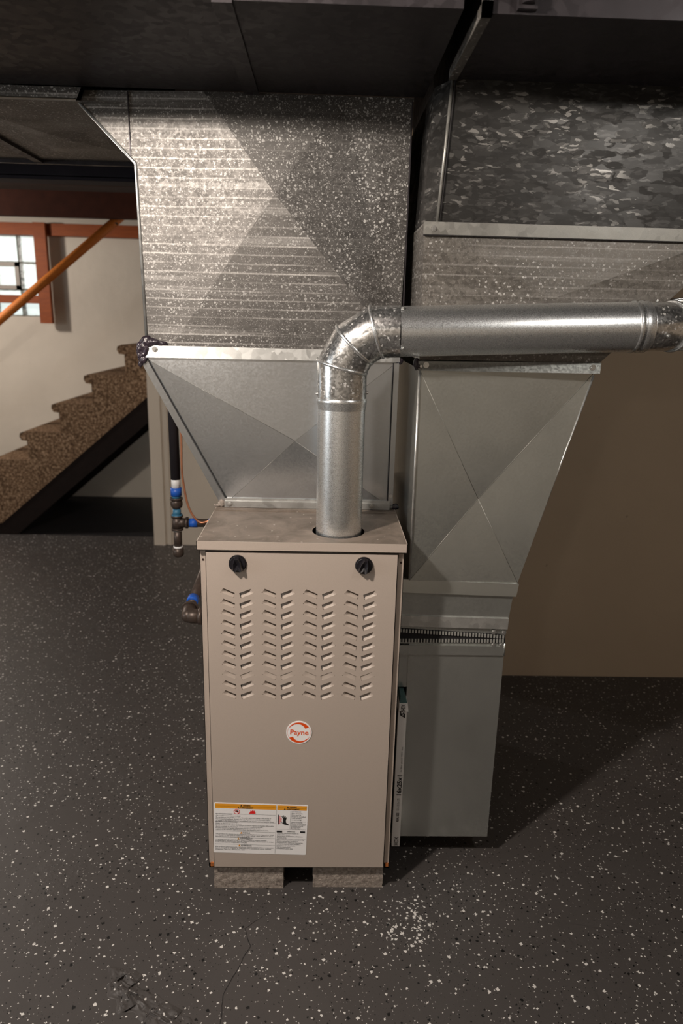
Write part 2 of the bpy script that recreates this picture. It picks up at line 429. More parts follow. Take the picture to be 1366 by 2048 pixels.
path_ribbon('crack', [(.635, -.10), (.72, -.115), (.80, -.14), (.90, -.16)], .0008, M['floor_plain'], FLOOR)
# trowelled ridge bottom left
def ridge(pts, w, h, name='floor_ridge'):
    mb = MB(); rows = []
    for i in range(len(pts)-1):
        for k in range(26):
            rows.append(Vector((*[a+(b-a)*k/14 for a, b in zip(pts[i], pts[i+1])], 0)))
    grid = []
    for i, p in enumerate(rows):
        d = (rows[min(i+1, len(rows)-1)]-rows[max(0, i-1)]).normalized(); n = Vector((-d.y, d.x, 0)); r = []
        e = min(1, 6*min(i, len(rows)-1-i)/len(rows)+.02)
        for k in range(29):
            t = k/14-1; q = p+n*w*t*e*(1+.5*mnoise.noise(p*40+Vector((k > 14, 0, 0))))
            z = h*e*max(0, (1-t*t))*(.35+1.1*mnoise.noise(q*70)+.5*mnoise.noise(q*150)) + .0022*mnoise.noise(q*260)*(1-t*t)*e
            r.append(mb.b.verts.new((q.x, q.y, max(.0001, z)+(.0004 if abs(t) < .98 else -.001))))
        grid.append(r)
    for i in range(len(grid)-1):
        for k in range(28):
            f = mb.b.faces.new((grid[i][k], grid[i][k+1], grid[i+1][k+1], grid[i+1][k])); f.smooth = True
    obj(name, mb, M['floor'], FLOOR)
ridge([(-.415, -.215), (-.375, -.245), (-.35, -.285), (-.29, -.32), (-.235, -.36), (-.19, -.42)], .030, .0065)
mb = MB(); mb.poly([(-4.1, 2.93, .0012), (-1.0, 2.93, .0012), (-1.0, 3.95, .0012), (-4.1, 3.95, .0012)])
o = struct('floor', mb, M['black_floor']); o.location.z = GZ
mb = MB(); mb.poly([(-4.2, -4.2, 2.16), (-4.2, 4.1, 2.16), (3.2, 4.1, 2.16), (3.2, -4.2, 2.16)]); struct('ceiling', mb, M['ceiling'])
XC = .40
mb = MB(); mb.box((XC, 1.122, -.02), (3.1, 1.22, 2.16)); struct('wall_right', mb, M['wall_tan'])
mb = MB(); mb.box((XC, 1.20, -.02), (XC+.1, 2.85, 2.16)); struct('wall_inner', mb, M['wall_tan'])
mb = MB(); mb.box((-.990, 2.765, -.02), (XC, 2.85, 2.16)); WC = struct('wall_center', mb, M['wall_cream'])
mb = MB(); mb.box((-.998, 2.752, -.02), (-.928, 2.878, 2.1)); mb.box((-.911, 2.758, -.02), (-.891, 2.77, 2.1)); mb.bevel(.003); struct('trim_1', mb, M['wall_cream'])
# far wall with a window opening
wx0, wx1, wz0, wz1 = -2.56, -1.985, 1.335, 1.895
mb = MB()
mb.box((-4.2, 3.95, -.02), (wx0, 4.1, 2.16)); mb.box((wx1, 3.95, -.02), (XC+.1, 4.1, 2.16))
mb.box((wx0, 3.95, -.02), (wx1, 4.1, wz0)); mb.box((wx0, 3.95, wz1), (wx1, 4.1, 2.16)); struct('wall_back', mb, M['wall_white'])
mb = MB(); mb.box((-4.25, -4.3, -.02), (-4.15, 4.1, 2.16)); struct('wall_left', mb, M['wall_white'])
mb = MB(); mb.box((-4.2, -4.3, -.02), (3.2, -4.2, 2.16)); struct('wall_front', mb, M['wall_white'])
mb = MB(); mb.box((3.1, -4.3, -.02), (3.2, 1.2, 2.16)); struct('wall_side', mb, M['wall_tan'])

# window of glass blocks
mb = MB(); mb.box((wx0, 4.02, wz0), (wx1, 4.03, wz1))
for x in (wx0+.19, -2.165): mb.box((x-.006, 3.985, wz0), (x+.006, 4.05, wz1))
WIN = None
mm = MB()
cols = [wx0, wx0+.1915, wx0+.383, wx1]; rws = [wz0, wz0+.187, wz0+.373, wz1]
for x in cols: mm.box((x-.007, 3.985, wz0), (x+.007, 4.06, wz1))
for z in rws: mm.box((wx0, 3.985, z-.007), (wx1, 4.06, z+.007))
mb.b.free()
WIN = struct('window_1', mm, M['mortar'])
for i in range(3):
    for j in range(3):
        if i == 1 and j == 1: continue
        b = MB(); b.box((cols[i]+.006, 3.98, rws[j]+.006), (cols[i+1]-.006, 4.055, rws[j+1]-.006)); b.bevel(.012)
        obj('glass_block', b, M['glassblock'], WIN)
b = MB(); x0, x1, z0, z1 = cols[1], cols[2], rws[1], rws[2]; e = .028
for p, q in (((x0, z0), (x1, z0+e)), ((x0, z1-e), (x1, z1)), ((x0, z0), (x0+e, z1)), ((x1-e, z0), (x1, z1))): b.box((p[0], 3.965, p[1]), (q[0], 4.0, q[1]))
obj('vent_frame', b, M['vent_frame'], WIN)
b = MB(); b.box((x0+.02, 3.99, z0+.02), (x1-.02, 3.996, z1-.02)); obj('vent_pane', b, M['glassblock'], WIN)

# ------------------------------------------------------------------ ceiling timbers, rails
b = MB(); b.box((-4.1, 1.50, 1.865), (-.30, 1.512, 2.1)); b.box((-4.1, 1.50, 1.853), (-.30, 1.60, 1.868)); b.box((-4.1, 1.50, 2.09), (-.30, 1.60, 2.1))
tag(obj('steel_beam', b, M['beam']), 'dark steel beam crossing the ceiling just behind the duct, in front of the stairs', 'beam')
for i, y in enumerate((2.0, 2.4)):
    b = MB(); b.box((-4.1, y, 1.985), (-.30, y+.04, 2.155))
    tag(obj('ceiling_joist', b, M['joist']), ['shadowed dark joist nearest behind the steel beam', 'shadowed dark joist midway between steel beam and stair header'][i], 'joist', None)
b = MB(); b.box((-4.1, 2.90, 1.893), (-.995, 2.96, 2.03)); b.bevel(.004)
tag(obj('stair_header', b, M['joist']), 'dark red-brown timber header above the stairs where the handrail ends', 'beam')
b = MB(); b.box((-4.1, 3.86, 1.885), (-1.02, 3.94, 1.965)); b.bevel(.004)
tag(obj('wooden_rail', b, M['orange_wood']), 'long orange-stained timber rail above the glass block window', 'rail')
b = MB(); b.box((-1.995, 3.815, 1.29), (-1.912, 3.857, 1.965)); b.bevel(.004)
tag(obj('wooden_post', b, M['orange_wood']), 'short orange-stained upright at the right of the glass block window', 'post')
b = MB(); b.box((-2.75, 3.862, 1.425), (-1.998, 3.90, 1.48)); b.bevel(.004)
tag(obj('wooden_crosspiece', b, M['orange_wood']), 'orange-stained crosspiece low across the glass block window', 'rail')
b = MB(); b.tube([(-1.145, 3.0, 1.93), (-2.7, 3.0, .70)], .026, 20)
hr = obj('handrail', b, M['rail_wood']); tag(hr, 'round orange wooden handrail slanting over the carpeted stairs', 'handrail')
b = MB(); b.tube([(-1.19, 3.0, 1.893), (-1.19, 2.985, 1.87)], .012, 10)
obj('bracket', b, M['iron'], hr)

# ------------------------------------------------------------------ staircase
ST = root('staircase', (-1.9, 2.92, 0), 'brown carpeted staircase rising to the right against the whitewashed wall', 'staircase')
RUN, RISE = .209, .1785
for k in range(-3, 7):
    nx, nz = -1.190-RUN*k, 1.187-RISE*k
    if nz < .05: continue
    b = MB(); y0, y1 = 2.92, 3.84
    bot0 = nz-.43; xr = nx+RUN+.030
    prof = [(nx-.012, nz-.008), (nx-.016, nz-.03), (nx-.004, nz-.052), (nx+.028, nz-.056), (nx+.03, max(GZ, bot0+.02)), (xr, max(.0, bot0+.02+RISE)), (xr, nz), (nx+.01, nz+.001)]
    if bot0 < 0: prof = [(nx-.012, nz-.008), (nx-.016, nz-.03), (nx-.004, nz-.052), (nx+.028, nz-.056), (nx+.03, GZ), (xr, max(GZ, bot0+.02+RISE)), (xr, nz), (nx+.01, nz+.001)]
    A = [b.b.verts.new((x, y0+(.0 if i in (4, 5) else -.012*(i < 4)), z)) for i, (x, z) in enumerate(prof)]; Bv = [b.b.verts.new((x, y1, z)) for x, z in prof]
    b.b.faces.new(A); b.b.faces.new(list(reversed(Bv)))
    for i in range(len(prof)): b.b.faces.new((A[i], Bv[i], Bv[(i+1) % len(prof)], A[(i+1) % len(prof)]))
    obj('step', b, M['carpet'], ST)
for yy in (2.925, 3.80):
    b = MB(); s = RISE/RUN
    xa, za = -.45, .862+(.61)*s
    lo = [(-1.91-.0, .0), (xa, za-.155)]; xb = -1.061-.862/s
    prof = [(-1.061-.708/s-.02, GZ), (xa, .708+.611*s), (xa, .90+.611*s), (xb, .04), (xb, GZ)]
    A = [b.b.verts.new((x, yy, z)) for x, z in prof]; Bv = [b.b.verts.new((x, yy+.04, z)) for x, z in prof]
    b.b.faces.new(A); b.b.faces.new(list(reversed(Bv)))
    for i in range(5): b.b.faces.new((A[i], Bv[i], Bv[(i+1) % 5], A[(i+1) % 5]))
    obj('stringer', b, M['stringer'], ST)

# ------------------------------------------------------------------ overhead trunks
ZT, ZR = 1.838, 1.827
T = root('overhead_supply_duct', (-1.2, .05, ZT), 'wide dark supply trunk duct overhead, running left above the furnace', 'duct')
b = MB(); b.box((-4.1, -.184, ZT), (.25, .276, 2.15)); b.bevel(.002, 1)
obj('trunk_body', b, M['galv_dark'], T)
b = MB(); b.box((-.145, -.188, ZT-.005), (-.113, .277, ZT+.001)); obj('cleat', b, M['galv_dark'], T)
b = MB(); b.box((-1.30, -.188, ZT-.005), (-1.268, .277, ZT+.001)); obj('cleat', b, M['galv_dark'], T)
T = root('overhead_return_duct', (1.2, .0, ZR), 'dark return trunk duct overhead at the right above the spangled panel', 'duct')
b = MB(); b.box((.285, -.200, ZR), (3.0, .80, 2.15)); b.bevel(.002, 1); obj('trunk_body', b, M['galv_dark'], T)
b = MB(); b.box((.276, -.206, ZR-.004), (.292, .105, ZR+.016)); b.box((.276, -.206, ZR-.004), (.292, -.194, 2.14)); obj('corner_flange', b, M['galv_flare'], T)
b = MB(); b.box((.33, -.212, ZR+.004), (.36, -.199, 2.14)); b.tube([(.345, -.214, ZR+.01), (.345, -.214, 2.13)], .01, 12); obj('cleat', b, M['galv_dark'], T)

# ------------------------------------------------------------------ supply plenum over the furnace
YF, YB = .28, .737
SP = root('supply_plenum', (0, .5, .898), 'grey sheet metal supply plenum flaring left above the furnace', 'duct')
def crossbreak(b, pts, fpts, c):
    """fan of facets round the raised crossing point c; pts is a closed loop, fpts groups of indices per facet"""
    vs = [b.b.verts.new(p) for p in pts]; cv = b.b.verts.new(c)
    for g in fpts: b.b.faces.new([vs[i] for i in g]+[cv])
    return vs
# upper section
b = MB()
P = [(-.383, YF, 1.290), (-.325, YF, 1.290), (.219, YF, 1.290), (.228, YF, 1.837), (.075, YF, 1.837), (-.235, YF, 1.837),
     (-.50, YF, 1.837), (-.512, YF, 1.812), (-.391, YF, 1.690)]
CB = Vector((-.078, YF-.015, 1.632))
pn = (Vector(P[5])-CB).cross(Vector(P[1])-CB)         # the left facet is one flat plane through the crossing
def on_plane(p): return (p[0], CB.y-(pn.x*(p[0]-CB.x)+pn.z*(p[2]-CB.z))/pn.y, p[2])
P = [on_plane(p) if i in (0, 6, 7, 8) else p for i, p in enumerate(P)]
crossbreak(b, P, [(1, 2), (2, 3, 4), (4, 5), (5, 6, 7, 8, 0, 1)], CB)
Q = [(x, YB, z) for x, y, z in P]
for i, j in ((2, 3), (7, 8), (8, 0)):
    b.poly([P[i], P[j], Q[j], Q[i]])
b.poly([Q[0], Q[2], Q[3], Q[6], Q[7], Q[8]])
US = obj('upper_section', b, M['galv_old'], SP)
US.data.materials.append(M['galv_speck_shaded'])
for i in (1, 2): US.data.polygons[i].material_index = 1  # right and top facets get the copy with shade in its colour
b = MB()   # folded edge along the left side
b.tube([(P[0][0]-.001, P[0][1]-.001, 1.29), (P[8][0]-.001, P[8][1]-.001, 1.69), (P[7][0]-.001, P[7][1]-.001, 1.812)], .0035, 8)
obj('edge_seam', b, M['galv_band'], SP)
b = MB(); b.box((-.4035, P[8][1]-.0015, 1.70), (-.4015, P[8][1]+.004, 1.835)); obj('lap_seam', b, M['galv_dark'], SP)
b = MB(); b.box((.2235, YF-.004, 1.30), (.2265, YF, 1.83))
obj('lap_seam', b, M['galv_dark'], SP)
# side take-off to the left
b = MB(); x0 = -3.4
b.poly([(x0, YF, 1.809), (-.512, YF, 1.812), (-.50, YF, 1.837), (x0, YF, 1.837)])
for xa, xb in ((-.84, -.42), (-1.26, -.84), (-1.68, -1.26), (-2.1, -1.68), (x0, -2.1)):
    zz = lambda x: 1.812
    pts = [(xa, YF, 1.811), (xb, YF, 1.811), (xb, .92, 1.811), (xa, .92, 1.811)]
    crossbreak(b, pts, [(0, 1), (1, 2), (2, 3), (3, 0)], ((xa+xb)/2, .60, 1.797))
b.poly([(x0, .92, 1.811), (-.42, .92, 1.811), (-.42, .92, 2.1), (x0, .92, 2.1)])
obj('side_takeoff', b, M['galv_old'], SP)
for x in (-.84, -1.26, -1.68):
    b = MB(); b.box((x-.012, YF+.005, 1.802), (x+.012, .925, 1.812)); obj('cleat', b, M['galv_dark'], SP)
b = MB(); b.box((x0, .915, 1.80), (-.40, .93, 1.812)); obj('back_flange', b, M['galv_dark'], SP)
b = MB(); b.tube([(x0, YF-.001, 1.809), (-.512, YF-.001, 1.812)], .0035, 8); obj('edge_seam', b, M['galv_band'], SP)
# slip joint
b = MB(); b.hexa([(-.402, YF-.010, 1.264), (.222, YF-.010, 1.266), (.222, YF+.01, 1.266), (-.402, YF+.01, 1.264)],
                 [(-.388, YF-.007, 1.292), (.222, YF-.007, 1.292), (.222, YF+.01, 1.292), (-.388, YF+.01, 1.292)]); b.bevel(.0012, 1)
obj('slip_joint', b, M['galv_band'], SP)
screw(SP, (-.363, YF-.0095, 1.284)); screw(SP, (.19, YF-.0095, 1.282))
# lower transition
b = MB()
P = [(-.396, YF, 1.266), (.219, YF, 1.268), (.219, YF, .900), (-.209, YF, .900)]
CR = (-.029, YF-.010, 1.071); PR = P; crossbreak(b, P, [(0, 1), (1, 2), (2, 3), (3, 0)], CR)
Q = [(x, YB, z) for x, y, z in P]
for i, j in ((1, 2), (2, 3), (3, 0)): b.poly([P[i], P[j], Q[j], Q[i]])
b.poly(Q); obj('lower_transition', b, M['galv_new'], SP)
for p in PR: b = MB(); b.tube([(p[0], p[1]-.0001, p[2]), (CR[0], CR[1]-.0001, CR[2])], .0005, 6); obj('fold_highlight', b, M['galv_band2'], SP)  # thin rods along the folds stand in for the crease highlight
b = MB()
def strip(b, p, q, wx, t=.006, y=None):
    y = YF if y is None else y
    (x0, z0), (x1, z1) = p, q
    b.hexa([(x0, y-t, z0), (x0+wx, y-t, z0), (x0+wx, y+.002, z0), (x0, y+.002, z0)], [(x1, y-t, z1), (x1+wx, y-t, z1), (x1+wx, y+.002, z1), (x1, y+.002, z1)])
strip(b, (-.213, .900), (-.403, 1.262), .018, .005); obj('corner_cleat', b, M['galv_new'], SP)
b = MB(); strip(b, (-.1945, .905), (-.3845, 1.262), .0022, .0062); obj('seam_gap', b, M['gap'], SP)
b = MB(); strip(b, (.208, .903), (.209, 1.264), .012, .006); b.bevel(.001, 1); obj('corner_cleat', b, M['galv_new'], SP)
b = MB(); strip(b, (.2055, .903), (.2062, 1.264), .0018, .0065); obj('seam_gap', b, M['gap'], SP)
b = MB(); b.box((-.205, YF-.012, .899), (.212, YF, .915)); b.box((-.205, YF-.007, .912), (.212, YF, .921)); b.bevel(.0015, 2); obj('bottom_flange', b, M['galv_band'], SP)
screw(SP, (-.192, YF-.013, .908)); screw(SP, (.165, YF-.013, .908)); screw(SP, (.214, YF-.008, .935), r=.003)
def lumps(name, pts, parent, mat):
    b = MB()
    for (x, y, z, r, sx, sz) in pts:
        g = bmesh.ops.create_icosphere(b.b, subdivisions=4, radius=1)
        for v in g['verts']:
            n = v.co.normalized(); q = Vector((x, y, z))+Vector((n.x*r*sx, n.y*r*.55, n.z*r*sz))
            k = 1+.30*mnoise.noise(q*75)+.16*mnoise.noise(q*210)
            v.co = Vector((x, y, z))+(q-Vector((x, y, z)))*k
            for f in v.link_faces: f.smooth = True
    return obj(name, b, mat, parent)
lumps('sealant_blob', [(-.384, YF-.006, 1.302, .015, 1.0, .9), (-.372, YF-.006, 1.300, .014, 1.6, .7), (-.352, YF-.005, 1.297, .010, 1.9, .6),
                       (-.393, YF-.008, 1.283, .015, .9, 1.3), (-.397, YF-.008, 1.268, .012, .8, 1.2), (-.392, YF-.010, 1.259, .009, 1, 1), (-.399, YF-.008, 1.249, .007, .7, 1.2)], SP, M['seal'])
lumps('sealant_blob', [(-.213, YF-.006, .908, .009, .9, 1), (-.222, YF-.004, .902, .006, 1.6, .6)], SP, M['concrete'])
lumps('sealant_blob', [(.222, YF-.002, 1.268, .008, 1, 1)], SP, M['seal']); lumps('sealant_blob', [(.226, YF, .905, .010, 1, .8)], SP, M['seal'])

# ------------------------------------------------------------------ return air drop
YR, YRB = .11, .74
RD = root('return_air_drop', (.38, .42, .052), 'grey sheet metal return air drop standing beside the furnace at its right', 'duct')
b = MB(); b.box((.2585, YR, .052), (.4925, YRB, .606)); b.box((.2245, YR+.004, .487), (.262, YRB-.01, .602)); b.bevel(.001, 1)
obj('filter_boot', b, M['galv_ret'], RD)
b = MB(); b.box((.2245, YR-.006, .580), (.4905, YR, .604)); b.bevel(.001, 1); b.tube([(.4905, YR-.005, .580), (.4905, YR-.005, .612)], .0025, 8); obj('cleat', b, M['galv_ret'], RD)
b = MB(); b.hexa([(.226, YR, .606), (.4925, YR, .606), (.4925, YRB, .606), (.226, YRB, .606)], [(.226, YR, .620), (.4925, YR, .618), (.4925, YRB, .618), (.226, YRB, .620)])
obj('connector_collar', b, M['galv_ret'], RD)
b = MB(); b.hexa([(.226, YR-.0015, .6100), (.4915, YR-.0015, .6110), (.4915, YRB, .611), (.226, YRB, .610)], [(.226, YR-.0015, .6475), (.4915, YR-.0015, .6335), (.4915, YRB, .6335), (.226, YRB, .6475)])
obj('canvas_sleeve', b, M['canvas'], RD)
b = MB()
n = 36
for i in range(n):
    x = .2265+(.4915-.2265)*i/n; t = i/n
    for zc, h in ((.642-.014*t, .0085), (.6155+.002*t, .0085)):
        b.box((x, YR-.0045, zc-h/2), (x+.0040, YR-.001, zc+h/2))
obj('crimped_edge', b, M['teeth'], RD)
b = MB(); b.hexa([(.226, YR, .646), (.4925, YR, .634), (.4925, YRB, .634), (.226, YRB, .646)], [(.226, YR, .742), (.502, YR, .742), (.502, YRB, .742), (.226, YRB, .742)])
obj('short_collar', b, M['galv_ret'], RD)
b = MB(); b.hexa([(.2245, YR-.007, .655), (.494, YR-.007, .650), (.494, YR+.004, .650), (.2245, YR+.004, .655)], [(.2245, YR-.005, .681), (.4955, YR-.005, .676), (.4955, YR+.004, .676), (.2245, YR+.004, .681)])
b.bevel(.001, 1); obj('cleat', b, M['galv_band'], RD)
b = MB(); b.hexa([(.2245, YR-.008, .742), (.507, YR-.008, .735), (.507, YR+.004, .735), (.2245, YR+.004, .742)], [(.2245, YR-.005, .774), (.512, YR-.005, .766), (.512, YR+.004, .766), (.2245, YR+.004, .774)])
b.bevel(.001, 1); obj('cleat', b, M['galv_ret'], RD)
for x, z in ((.462, .641), (.486, .639), (.463, .606), (.482, .606)): screw(RD, (x, YR-.003, z))
# transition
b = MB(); P = [(.248, YR-.004, 1.262), (.644, YR+.022, 1.262), (.510, YR+.002, .766), (.250, YR-.009, .773)]   # the sheet is a little twisted
CR = (.402, YR+.011, .969); PR = P; crossbreak(b, P, [(0, 1), (1, 2), (2, 3), (3, 0)], CR)
Q = [(x, YRB, z) for x, y, z in P]
for i, j in ((1, 2), (2, 3), (3, 0)): b.poly([P[i], P[j], Q[j], Q[i]])
b.poly(Q); obj('lower_transition', b, M['galv_ret'], RD)
for p in PR: b = MB(); b.tube([(p[0], p[1]-.0002, p[2]), (CR[0], CR[1]-.0002, CR[2])], .0006, 6); obj('fold_highlight', b, M['galv_band2'], RD)  # added rods imitate the bright glint along each crease
b = MB()
b.tube([(.2485, YR-.005, 1.262), (.2495, YR-.011, .776)], .0028, 8); obj('edge_seam', b, M['galv_band'], RD)
b = MB(); b.tube([(.643, YR+.022, 1.255), (.511, YR+.007, .776)], .0026, 8)
obj('edge_seam', b, M['galv_band'], RD)
b = MB(); b.hexa([(.245, YR-.008, 1.259), (.645, YR-.008, 1.261), (.645, YR+.026, 1.261), (.245, YR+.004, 1.259)], [(.245, YR-.004, 1.279), (.647, YR-.004, 1.284), (.647, YR+.026, 1.284), (.245, YR+.004, 1.279)])
b.bevel(.001, 1); obj('cleat', b, M['galv_ret'], RD)
screw(RD, (.262, YR-.007, 1.271)); screw(RD, (.628, YR-.007, 1.274)); screw(RD, (.251, YR-.003, 1.268), r=.003)
lumps('sealant_blob', [(.243, YR+.0, 1.272, .010, .8, 1.3), (.246, YR-.003, 1.266, .007, 1, 1)], RD, M['seal'])
# flared upper piece
b = MB(); P = [(.247, YR, 1.282), (.648, YR, 1.284), (.803, YR, 1.440), (.92, YR, 1.560), (1.02, YR, 1.560), (.244, YR, 1.560)]
P = [(.247, YR, 1.282), (.645, YR, 1.284), (.922, YR, 1.562), (.244, YR, 1.562)]
crossbreak(b, P, [(0, 1), (1, 2), (2, 3), (3, 0)], (.52, YR-.009, 1.415))
Q = [(x, YRB, z) for x, y, z in P]
for i, j in ((0, 1), (1, 2), (3, 0)): b.poly([P[i], P[j], Q[j], Q[i]])
b.poly(Q); obj('flared_section', b, M['galv_flare'], RD)
b = MB(); b.box((.242, YR-.008, 1.537), (.95, YR+.003, 1.562)); b.bevel(.001, 1); obj('cleat', b, M['galv_band2'], RD)
b = MB(); b.box((.242, YR-.0085, 1.5352), (.95, YR+.002, 1.5372)); obj('seam_gap', b, M['gap'], RD)
screw(RD, (.262, YR-.008, 1.549))
# spangled drop, its left side splayed back
b = MB()
lo = [(.272, YR, 1.562), (.95, YR, 1.562), (.95, YRB, 1.562), (.247, YRB, 1.562)]
lo = [(.272, YR, 1.562), (.95, YR, 1.562), (.95, YRB, 1.562), (.246, YRB, 1.562), (.246, YR+.06, 1.562)]
hi = [(.287, YR, 1.828), (.95, YR, 1.828), (.95, YRB, 1.828), (.258, YRB, 1.828), (.258, YR+.06, 1.828)]
A = [b.b.verts.new(p) for p in lo]; B2 = [b.b.verts.new(p) for p in hi]
for i in range(5): b.b.faces.new((A[i], A[(i+1) % 5], B2[(i+1) % 5], B2[i]))
obj('spangled_drop', b, M['spangle'], RD)
b = MB(); b.tube([(.270, YR, 1.562), (.285, YR, 1.828)], .0035, 8); obj('edge_seam', b, M['galv_band2'], RD)
b = MB(); b.tube([(.2755, YR-.002, 1.562), (.2905, YR-.002, 1.828)], .002, 6); obj('seam_gap', b, M['gap'], RD)

# ------------------------------------------------------------------ furnace
FZ, FT = .05, .898
FU = root('furnace', (0, .37, FZ), 'upright beige gas furnace with louvered front door, standing on two concrete blocks', 'furnace')
def shell():
    b = MB(); t = .0012; x = .2225
    b.box((-x, 0, FZ), (-x+t, .737, .880)); b.box((x-t, 0, FZ), (x, .737, .880)); b.box((-x, .736, FZ), (x, .737, .880)); b.box((-x, 0, FZ), (x, .737, FZ+.0012))
    b.box((-x, 0, FZ), (-.2085, .0015, .876)); b.box((.2085, 0, FZ), (x, .0015, .876)); b.box((-x, .0, FZ), (x, .0015, FZ+.014))
    b.box((-.2085, 0, .862), (.2085, .0015, .876))
    b.box((-.2095, 0, FZ), (-.2085, .02, .876)); b.box((.2085, 0, FZ), (.2095, .02, .876))
    return b
obj('cabinet', shell(), M['beige'], FU)
b = MB(); b.box((-.20, .16, .06), (.20, .165, .86)); obj('dark_backing', b, M['gap'], FU)  # black sheet added to stand in for the shade behind the louvers
# lid with flue hole
hx, hy, hr_ = .079, .080, .0595
b = MB(); me = shape2d([[(-.2265, -.015), (.2265, -.015), (.2265, .737), (-.2265, .737)], circle(hx, hy, hr_)])
b.mesh(me, Matrix.Translation((0, 0, FT)))
obj('lid_top', b, M['beige_top'], FU)
b = MB(); t = .0015
b.box((-.2265, -.015, .878), (.2265, -.0135, FT+.0003)); b.box((-.2265, -.015, .878), (-.2250, .737, FT+.0003)); b.box((.2250, -.015, .878), (.2265, .737, FT+.0003))
b.box((-.2265, -.015, .878), (.2265, .002, .8795)); b.bevel(.0006, 1)
obj('lid_front', b, M['beige'], FU)
b = MB(); b.box((-.2255, .236, FT), (.2255, .240, FT+.003)); b.box((-.2255, .248, FT), (.2255, .250, FT+.0022)); b.bevel(.0008, 1); obj('lid_rib', b, M['beige_top'], FU)
# louvered door
DX0, DX1, DZ0, DZ1, DY = -.2085, .2075, .060, .8735, -.0105
LS = [(0, 0), (.0247, -.0110), (.0228, -.0215), (-.0070, -.0095)]
RS = [(0, 0), (.0250, .0102), (.0325, .0005), (.0030, -.0118)]
louv = []
for c in range(4):
    for r in range(11):
        x = -.1715+.0905*c; z = .7905-.02475*r
        louv.append((x, z, LS, r, 0)); louv.append((x+.0345, z-.0112, RS, r, 1))
loops = [[(DX0, DZ0), (DX1, DZ0), (DX1, DZ1), (DX0, DZ1)]]
for x, z, S, r, k in louv: loops.append([(x+a, z+c) for a, c in S])
b = MB(); me = shape2d(loops); b.mesh(me, front(0, DY, 0))
for x, z, S, r, k in louv:
    d = .0105 if r != 8 else .0016
    tl, tr, br, bl = [(x+a, z+c) for a, c in S]
    n = 6; m = 8; g = []
    for i in range(n+1):
        t = i/n; row = []
        for j in range(m+1):
            u = j/m; w = 1-u if k else u                      # w = 1 at the cut inner end, 0 at the outer end
            h = min(1, w/.38); h = h*h*(3-2*h)
            lx, lz = bl[0]+(tl[0]-bl[0])*t, bl[1]+(tl[1]-bl[1])*t
            rx, rz_ = br[0]+(tr[0]-br[0])*t, br[1]+(tr[1]-br[1])*t
            row.append(b.b.verts.new((lx+(rx-lx)*u, DY+d*h*math.sin(t*PI/2), lz+(rz_-lz)*u)))
        g.append(row)
    for i in range(n):
        for j in range(m):
            f = b.b.faces.new((g[i][j], g[i][j+1], g[i+1][j+1], g[i+1][j])); f.smooth = True
b.box((DX0, DY, DZ0), (DX0+.001, .0, DZ1)); b.box((DX1-.001, DY, DZ0), (DX1, .0, DZ1)); b.box((DX0, DY, DZ1-.001), (DX1, .0, DZ1)); b.box((DX0, DY, DZ0), (DX1, 0, DZ0+.001))
for v in b.b.verts: pass
bmesh.ops.remove_doubles(b.b, verts=b.b.verts, dist=1e-6)
DOOR = obj('door', b, M['beige'], FU)
# latches
for lx, a in ((-.1395, .05), (.1340, -.25)):
    b = MB(); lz = .848
    b.tube([(lx, DY, lz), (lx, DY-.004, lz)], [.0195, .0190], 40); b.tube([(lx, DY-.004, lz), (lx, DY-.0065, lz)], [.018, .0165], 40)
    LT = obj('latch', b, M['black_plastic'], FU)
    b = MB()
    ca, sa = math.cos(a), math.sin(a)
    R2 = lambda u, w: (lx+u*ca-w*sa, lz+u*sa+w*ca)
    star = [(-.004, .016), (.004, .016), (.009, .004), (.0105, -.013), (.0065, -.0165), (0, -.010), (-.0065, -.0165), (-.0105, -.013), (-.009, .004)]
    star = [(u*1.15, w*1.08) for u, w in star]
    A = [b.b.verts.new((R2(u, w)[0], DY-.0065, R2(u, w)[1])) for u, w in star]
    B2 = [b.b.verts.new((R2(u*.72, w*.82)[0], DY-.0175, R2(u*.72, w*.82)[1])) for u, w in star]
    m = len(star)
    for i in range(m): b.b.faces.new((A[i], A[(i+1) % m], B2[(i+1) % m], B2[i]))
    cc = b.b.verts.new((lx, DY-.011, lz))
    for i in range(m): b.b.faces.new((B2[i], B2[(i+1) % m], cc))
    obj('latch_grip', b, M['black_plastic'], LT)
for x, z in ((-.2155, .852), (.2155, .852)):
    b = MB(); b.tube([(x, -.0008, z), (x, .0002, z)], .0025, 14); obj('screw_hole', b, M['hole'], FU)
for x in (-.214, .216):
    b = MB(); b.box((x-.004, -.0035, .056), (x+.004, .0, .066)); b.bevel(.0015, 2); obj('rusty_clip', b, M['rust'], FU)
# badge
bx, bz, bt = -.0035, .436, -.04
b = MB(); b.mesh(shape2d([circle(0, 0, .0297, 64)], .0006), front(bx, DY-.0006, bz, bt)); BG = obj('badge', b, M['sticker'], FU)
b = MB()
def cres(flip):
    o = []; s = -1 if flip else 1; Ro = .0262
    A0, A1 = math.radians(152), math.radians(33)
    for i in range(33): t = A0+(A1-A0)*i/32; o.append((s*Ro*math.cos(t), s*Ro*math.sin(t)))
    inner = []
    for i in range(33):
        t = i/32; ang = A1+(A0-A1)*t
        w = .0058*(1-t)**.55 * (1 if t < .97 else .3)
        inner.append((s*(Ro-w*1.15)*math.cos(ang)-s*.0028*(1-t), s*(Ro-w)*math.sin(ang)))
    return o+inner
for fl in (0, 1): b.mesh(shape2d([cres(fl)]), front(bx, DY-.0015, bz, bt))
ring = [circle(0, 0, .0268, 64), circle(0, 0, .0264, 64)]
b.mesh(shape2d(ring), front(bx, DY-.00145, bz, bt))
b.mesh(text('Payne', .0175, .0425, 'CENTER', .00035), front(bx+.0003, DY-.0015, bz-.0052, bt))
